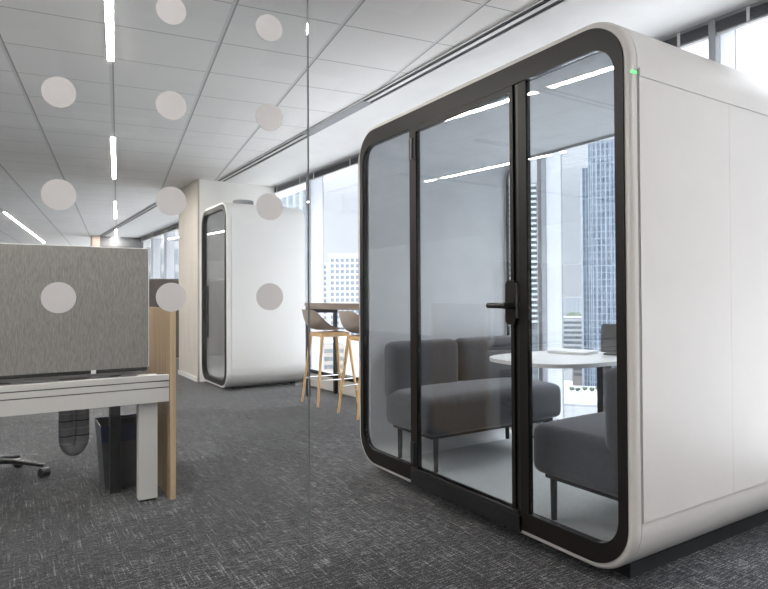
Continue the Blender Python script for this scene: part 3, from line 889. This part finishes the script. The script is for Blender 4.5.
# waste bin with liner
wb = thing('waste_bin', 'grey bin with a dark blue liner under the desk', 'bin', (0.60, 4.02, 0), 0.0)
def tapered(bm, hx0, hy0, hx1, hy1, z0, z1, th):
    lo = [(-hx0, -hy0), (hx0, -hy0), (hx0, hy0), (-hx0, hy0)]; hi = [(-hx1, -hy1), (hx1, -hy1), (hx1, hy1), (-hx1, hy1)]
    A = [bm.verts.new((*p, z0)) for p in lo]; Bv = [bm.verts.new((*p, z1)) for p in hi]
    Cv = [bm.verts.new((p[0] * (1 - th / hx1), p[1] * (1 - th / hy1), z1)) for p in hi]
    Dv = [bm.verts.new((p[0] * (1 - th / hx0), p[1] * (1 - th / hy0), z0 + th)) for p in lo]
    for P, Q in ((A, Bv), (Bv, Cv), (Cv, Dv)):
        for k in range(4):
            bm.faces.new((P[k], P[(k + 1) % 4], Q[(k + 1) % 4], Q[k]))
    bm.faces.new(A[::-1]); bm.faces.new(Dv)
bm = bmesh.new(); tapered(bm, 0.115, 0.12, 0.14, 0.145, 0.0, 0.37, 0.006); new_obj('body', bm, M['binbody'], wb, False, 0.003, 1)
bm = bmesh.new(); tapered(bm, 0.136, 0.141, 0.1445, 0.1495, 0.28, 0.385, 0.003); new_obj('liner', bm, M['binliner'], wb, False)

# task chair on the far side of the desk: five star base
ch = thing('task_chair', 'black swivel chair on castors behind the desk at far left', 'chair', (-0.12, 4.47, 0), 0.35)
B('seat', (-0.24, 0.24, -0.22, 0.24, 0.43, 0.50), M['mesh'], ch, 0.025, 3)
soft_box('backrest', -0.22, 0.22, 0.20, 0.26, 0.56, 1.05, 0.025, M['mesh'], ch, lean=0.08)
T('column', [(0, 0, 0.06), (0, 0, 0.4295)], 0.028, M['black'], ch, 0.022)
T('back_stem', [(0, 0.10, 0.415), (0, 0.285, 0.43), (0, 0.31, 0.62)], 0.018, M['black'], ch)
for k in range(5):
    a = 2 * PI * k / 5 - 0.60
    c, s = math.cos(a), math.sin(a)
    bm = bmesh.new(); tube(bm, [(0.02 * c, 0.02 * s, 0.125), (0.15 * c, 0.15 * s, 0.115), (0.32 * c, 0.32 * s, 0.075)], 0.026, 0.017, 10, 0.7)
    lg = new_obj('leg', bm, M['black'], ch, True)
    bm = bmesh.new()
    ca, sa = math.cos(a + 0.8), math.sin(a + 0.8)
    tube(bm, [(0.32 * c - ca * 0.024, 0.32 * s - sa * 0.024, 0.030), (0.32 * c + ca * 0.024, 0.32 * s + sa * 0.024, 0.030)], 0.030, 0.030, 14)
    new_obj('castor', bm, M['black'], lg, True)

# high backed lounge seat far off beside the pier
lg = thing('lounge_booth', 'dark brown high backed seat far off below the far windows', 'sofa', (1.9, 10.6, 0), 0.0)
soft_box('backrest', -1.1, 0.9, -0.10, 0.06, 0.12, 1.47, 0.04, M['leather'], lg)
soft_box('seat', -1.1, 0.9, 0.07, 0.66, 0.16, 0.46, 0.05, M['leather'], lg, puff=0.02)
for xx in (-1.0, 0.8):
    for yv in (-0.02, 0.55):
        T('leg', [(xx, yv, 0), (xx, yv, 0.18)], 0.02, M['black'], lg)

# ------------------------------------------------------------------ the city outside
GZ = -60.0
g = B('ground', (40, 2200, -1200, 2600, GZ - 1, GZ), M['street']); struct(g, 'city ground far below the windows')
# pane pattern on a horizontal plane: swap axes through a rotation of the object is not needed, roofs break it up

def block(u0, u1, vtop, d, depth, turn=0.0):
    """placement of a building seen between two bearings; returns (root location, turn, width, top z)"""
    a = far_point(u0, 297, d); b = far_point(u1, 297, d)
    c = (a + b) / 2
    wdt = (b - a).length
    top = H + (297 - vtop) / FPX * d
    qa = math.atan((u0 + u1 - 768) / 2 / FPX)
    ang = -YAW - qa + turn
    c2 = c + Vector((math.sin(YAW + qa), math.cos(YAW + qa), 0)) * (depth / 2)
    return (c2.x, c2.y, GZ), ang, wdt, top - GZ

def tower(name, label, u0, u1, vtop, d, depth, material, turn=0.0, group=None):
    loc, ang, wd, ht = block(u0, u1, vtop, d, depth, turn)
    r = thing(name, label, 'building', loc, ang, group)
    B('facade', (-wd / 2, wd / 2, -depth / 2, depth / 2, 0, ht), material, r)
    B('roof', (-wd / 2 + 0.6, wd / 2 - 0.6, -depth / 2 + 0.6, depth / 2 - 0.6, ht + 0.01, ht + 1.2), M['concrete2'], r)
    return r, wd, ht

# blue glass skyscraper with vertical fins
r, wd, ht = tower('skyscraper', 'tall blue glass skyscraper seen through the right pane', 592, 690, 138, 330, 34, M['tower'])
for k in range(25):
    x = -wd / 2 + wd * k / 24
    B('fin', (x - 0.16, x + 0.16, -17.5, -17.02, 0, ht), M['cityfin'], r)
B('annex', (-wd / 2 - 4.2, -wd / 2 - 0.05, -14, 10, 0, ht - 14), M['tower'], r)
B('corner_fin', (-wd / 2 - 4.6, -wd / 2 - 3.4, -14.8, -14.02, 0, ht - 14), M['cityfin'], r)
# balcony tower
r, wd, ht = tower('balcony_tower', 'slender apartment tower with stacked balconies beside the door post', 500, 538.5, 184, 330, 18, M['recess'])
for k in range(26):
    B('balcony', (-wd / 2 + 0.5, wd / 2 - 1.2, -10.6, -9.02, ht - 2.2 - k * 3.0, ht - 0.9 - k * 3.0), M['balcony'], r)
B('side_wall', (wd / 2 - 0.9, wd / 2 + 0.5, -10.0, 8, 0, ht + 0.5), M['concrete'], r)
# pale curtain wall tower above the far booth
r, wd, ht = tower('office_tower', 'pale blue ribbed tower seen above the far booth', 262, 313, 176, 220, 20, M['pale_tower'])
for k in range(9):
    x = -wd / 2 + wd * k / 8
    B('fin', (x - 0.3, x + 0.3, -10.7, -10.02, 0, ht), M['concrete'], r)
# banded building behind the far-left windows
tower('banded_building', 'pale building with white floor bands behind the far windows', 95, 200, 170, 110, 20, M['band'])
# apartment block over the bar table
loc, ang, wd, ht = block(329, 420, 255, 320, 20)
r = thing('apartment_block', 'white apartment block with rows of windows above the bar table', 'building', loc, ang)
B('wall', (-wd / 2, wd / 2, -10, 10, 0, ht), M['concrete'], r)
B('parapet', (-wd / 2 - 0.2, wd / 2 + 0.2, -10.3, -9.7, ht, ht + 0.9), M['concrete'], r)
B('stair_tower', (-wd / 2 - 5.0, -wd / 2 - 0.05, -8, 8, 0, ht - 3.5), M['concrete'], r)
wb_ = None
for i in range(14):
    for j in range(7):
        x = -wd / 2 + 1.0 + j * 2.7; z = ht - 3.6 - i * 3.05
        if wb_ is None:
            wb_ = B('window', (0, 1.65, -10.12, -10.01, 0, 1.8), M['aptglass'], r)
            o = wb_
        else:
            o = wb_.copy(); COL.objects.link(o); o.parent = r
        o.location = (x, 0, z)
wv = None
for i in range(17):
    if wv is None:
        wv = B('stair_window', (0, 1.9, -8.12, -8.01, 0, 1.7), M['aptglass'], r); o = wv
    else:
        o = wv.copy(); COL.objects.link(o); o.parent = r
    o.location = (-wd / 2 - 3.6, 0, ht - 7.0 - i * 3.05)

# lower city seen under the table
def low(name, label, u0, u1, vtop, d, depth, m, bands=0, bm_='recess', turn=0.0):
    r, wd, ht = tower(name, label, u0, u1, vtop, d, depth, m, turn)
    for k in range(bands):
        B('window_band', (-wd / 2 + 0.8, wd / 2 - 0.8, -depth / 2 - 0.10, -depth / 2 - 0.01, ht - 3.4 - k * 3.6, ht - 1.6 - k * 3.6), M[bm_], r)
    return r
low('office_block', 'low white office block with dark window bands left of the skyscraper', 553, 583, 320, 430, 30, M['concrete'], 7)
low('grid_building', 'grey gridded block on the skyline left of the skyscraper', 548, 584, 299, 900, 50, M['far_grid'])
low('warehouse', 'low pale roof with small trees on it below the table edge', 548, 612, 408, 262, 58, M['concrete'], 0)
low('tan_building', 'tan low block seen under the table near its post', 572, 588, 360, 375, 20, M['tan'], 3)
low('white_building', 'white slab block in the strip beside the balcony tower', 524, 540, 325, 380, 20, M['concrete'], 10)
low('brick_building', 'low tan block below the apartment tower windows', 315, 345, 345, 270, 22, M['tan'], 5)
def tree(u, v, d, s, label, base=GZ):
    p = far_point(u, v, d)
    r = thing('tree', label, 'tree', (p.x, p.y, base), 0, 'trees among the city blocks')
    h = max(2.0, p.z - base)
    bm = bmesh.new()
    for k in range(7):
        a = 2.4 * k; rad = s * (0.55 + 0.2 * random.random())
        c = Vector((s * 0.6 * math.cos(a) * (k > 0), s * 0.6 * math.sin(a) * (k > 0), h - s * 0.5 + s * 0.4 * random.random()))
        bmesh.ops.create_icosphere(bm, subdivisions=2, radius=rad, matrix=Matrix.Translation(c))
    for v_ in bm.verts:
        v_.co += Vector((random.uniform(-1, 1), random.uniform(-1, 1), random.uniform(-1, 1))) * s * 0.08
    new_obj('crown', bm, M['leaf'], r, False)
    T('trunk', [(0, 0, 0), (0, 0, h - s * 0.6)], s * 0.1, M['leather'], r)
tree(579, 317, 520, 9, 'green tree beside the skyscraper foot, above the low white office block')
tree(586, 323, 500, 8, 'green tree touching the left edge of the skyscraper')
for i, u in enumerate((571, 577, 584, 591, 597)):
    tree(u, 388.5 + (i % 2), 290 + 4 * (i % 2), 1.05, ['leftmost small tree of the row under the table', 'second small tree from left in the row under the table',
         'middle small tree of the row under the table', 'fourth small tree from left in the row under the table', 'rightmost small tree of the row under the table'][i], H + (297 - 408) / FPX * 262 + 1.21)

# ------------------------------------------------------------------ light
wld = bpy.data.worlds.new('overcast'); scene.world = wld; wld.use_nodes = True
nt = wld.node_tree; nt.nodes.clear()
out = nt.nodes.new('ShaderNodeOutputWorld')
tc = nt.nodes.new('ShaderNodeTexCoord'); sp = nt.nodes.new('ShaderNodeSeparateXYZ')
nt.links.new(tc.outputs['Generated'], sp.inputs[0])
ra = nt.nodes.new('ShaderNodeValToRGB')
mr = nt.nodes.new('ShaderNodeMapRange'); mr.inputs[1].default_value = -0.2; mr.inputs[2].default_value = 1.0
nt.links.new(sp.outputs['Z'], mr.inputs[0]); nt.links.new(mr.outputs[0], ra.inputs['Fac'])
e = ra.color_ramp.elements
e[0].position = 0.0; e[0].color = (0.52, 0.54, 0.56, 1)
e[1].position = 1.0; e[1].color = (4.6, 4.7, 4.85, 1)
for pos, c in ((0.165, (0.231,0.244,0.257)), (0.19, (0.239,0.256,0.277)), (0.30, (0.244,0.261,0.284)), (0.45, (0.450,0.468,0.495))):
    k = ra.color_ramp.elements.new(pos); k.color = c + (1,)
cl = nt.nodes.new('ShaderNodeTexNoise'); cl.inputs['Scale'].default_value = 3.0; cl.inputs['Detail'].default_value = 4.0
nt.links.new(tc.outputs['Generated'], cl.inputs['Vector'])
cm = nt.nodes.new('ShaderNodeMapRange'); cm.inputs[1].default_value = 0.3; cm.inputs[2].default_value = 0.7; cm.inputs[3].default_value = 0.94; cm.inputs[4].default_value = 1.06
nt.links.new(cl.outputs['Fac'], cm.inputs[0])
bg = nt.nodes.new('ShaderNodeBackground')
nt.links.new(ra.outputs['Color'], bg.inputs['Color'])
ml = nt.nodes.new('ShaderNodeMath'); ml.operation = 'MULTIPLY'; ml.inputs[1].default_value = 1.0
nt.links.new(cm.outputs[0], ml.inputs[0]); nt.links.new(ml.outputs[0], bg.inputs['Strength'])
nt.links.new(bg.outputs[0], out.inputs['Surface'])

# ------------------------------------------------------------------ camera and view
cam = bpy.data.cameras.new('camera')
cam.sensor_width = 36.0; cam.sensor_fit = 'HORIZONTAL'; cam.lens = FPX / 768 * 36
cam.shift_y = (2.5 - FPX * math.tan(PITCH)) / 768
cam.clip_start = 0.02; cam.clip_end = 5000
co = bpy.data.objects.new('camera', cam); COL.objects.link(co)
co.location = (0, 0, H); co.rotation_euler = (Matrix.Rotation(-YAW, 3, 'Z') @ Matrix.Rotation(PI / 2 + PITCH, 3, 'X') @ Matrix.Rotation(ROLL, 3, 'Z')).to_euler()
scene.camera = co
vs = scene.view_settings
vs.view_transform = 'Standard'; vs.look = 'None'; vs.exposure = 1.9; vs.gamma = 1.0; vs.use_curve_mapping = False
cy = scene.cycles
cy.use_denoising = True
cy.max_bounces = 10; cy.diffuse_bounces = 8; cy.glossy_bounces = 5; cy.transparent_max_bounces = 24
cy.sample_clamp_indirect = 6.0
cy.caustics_reflective = False; cy.caustics_refractive = False
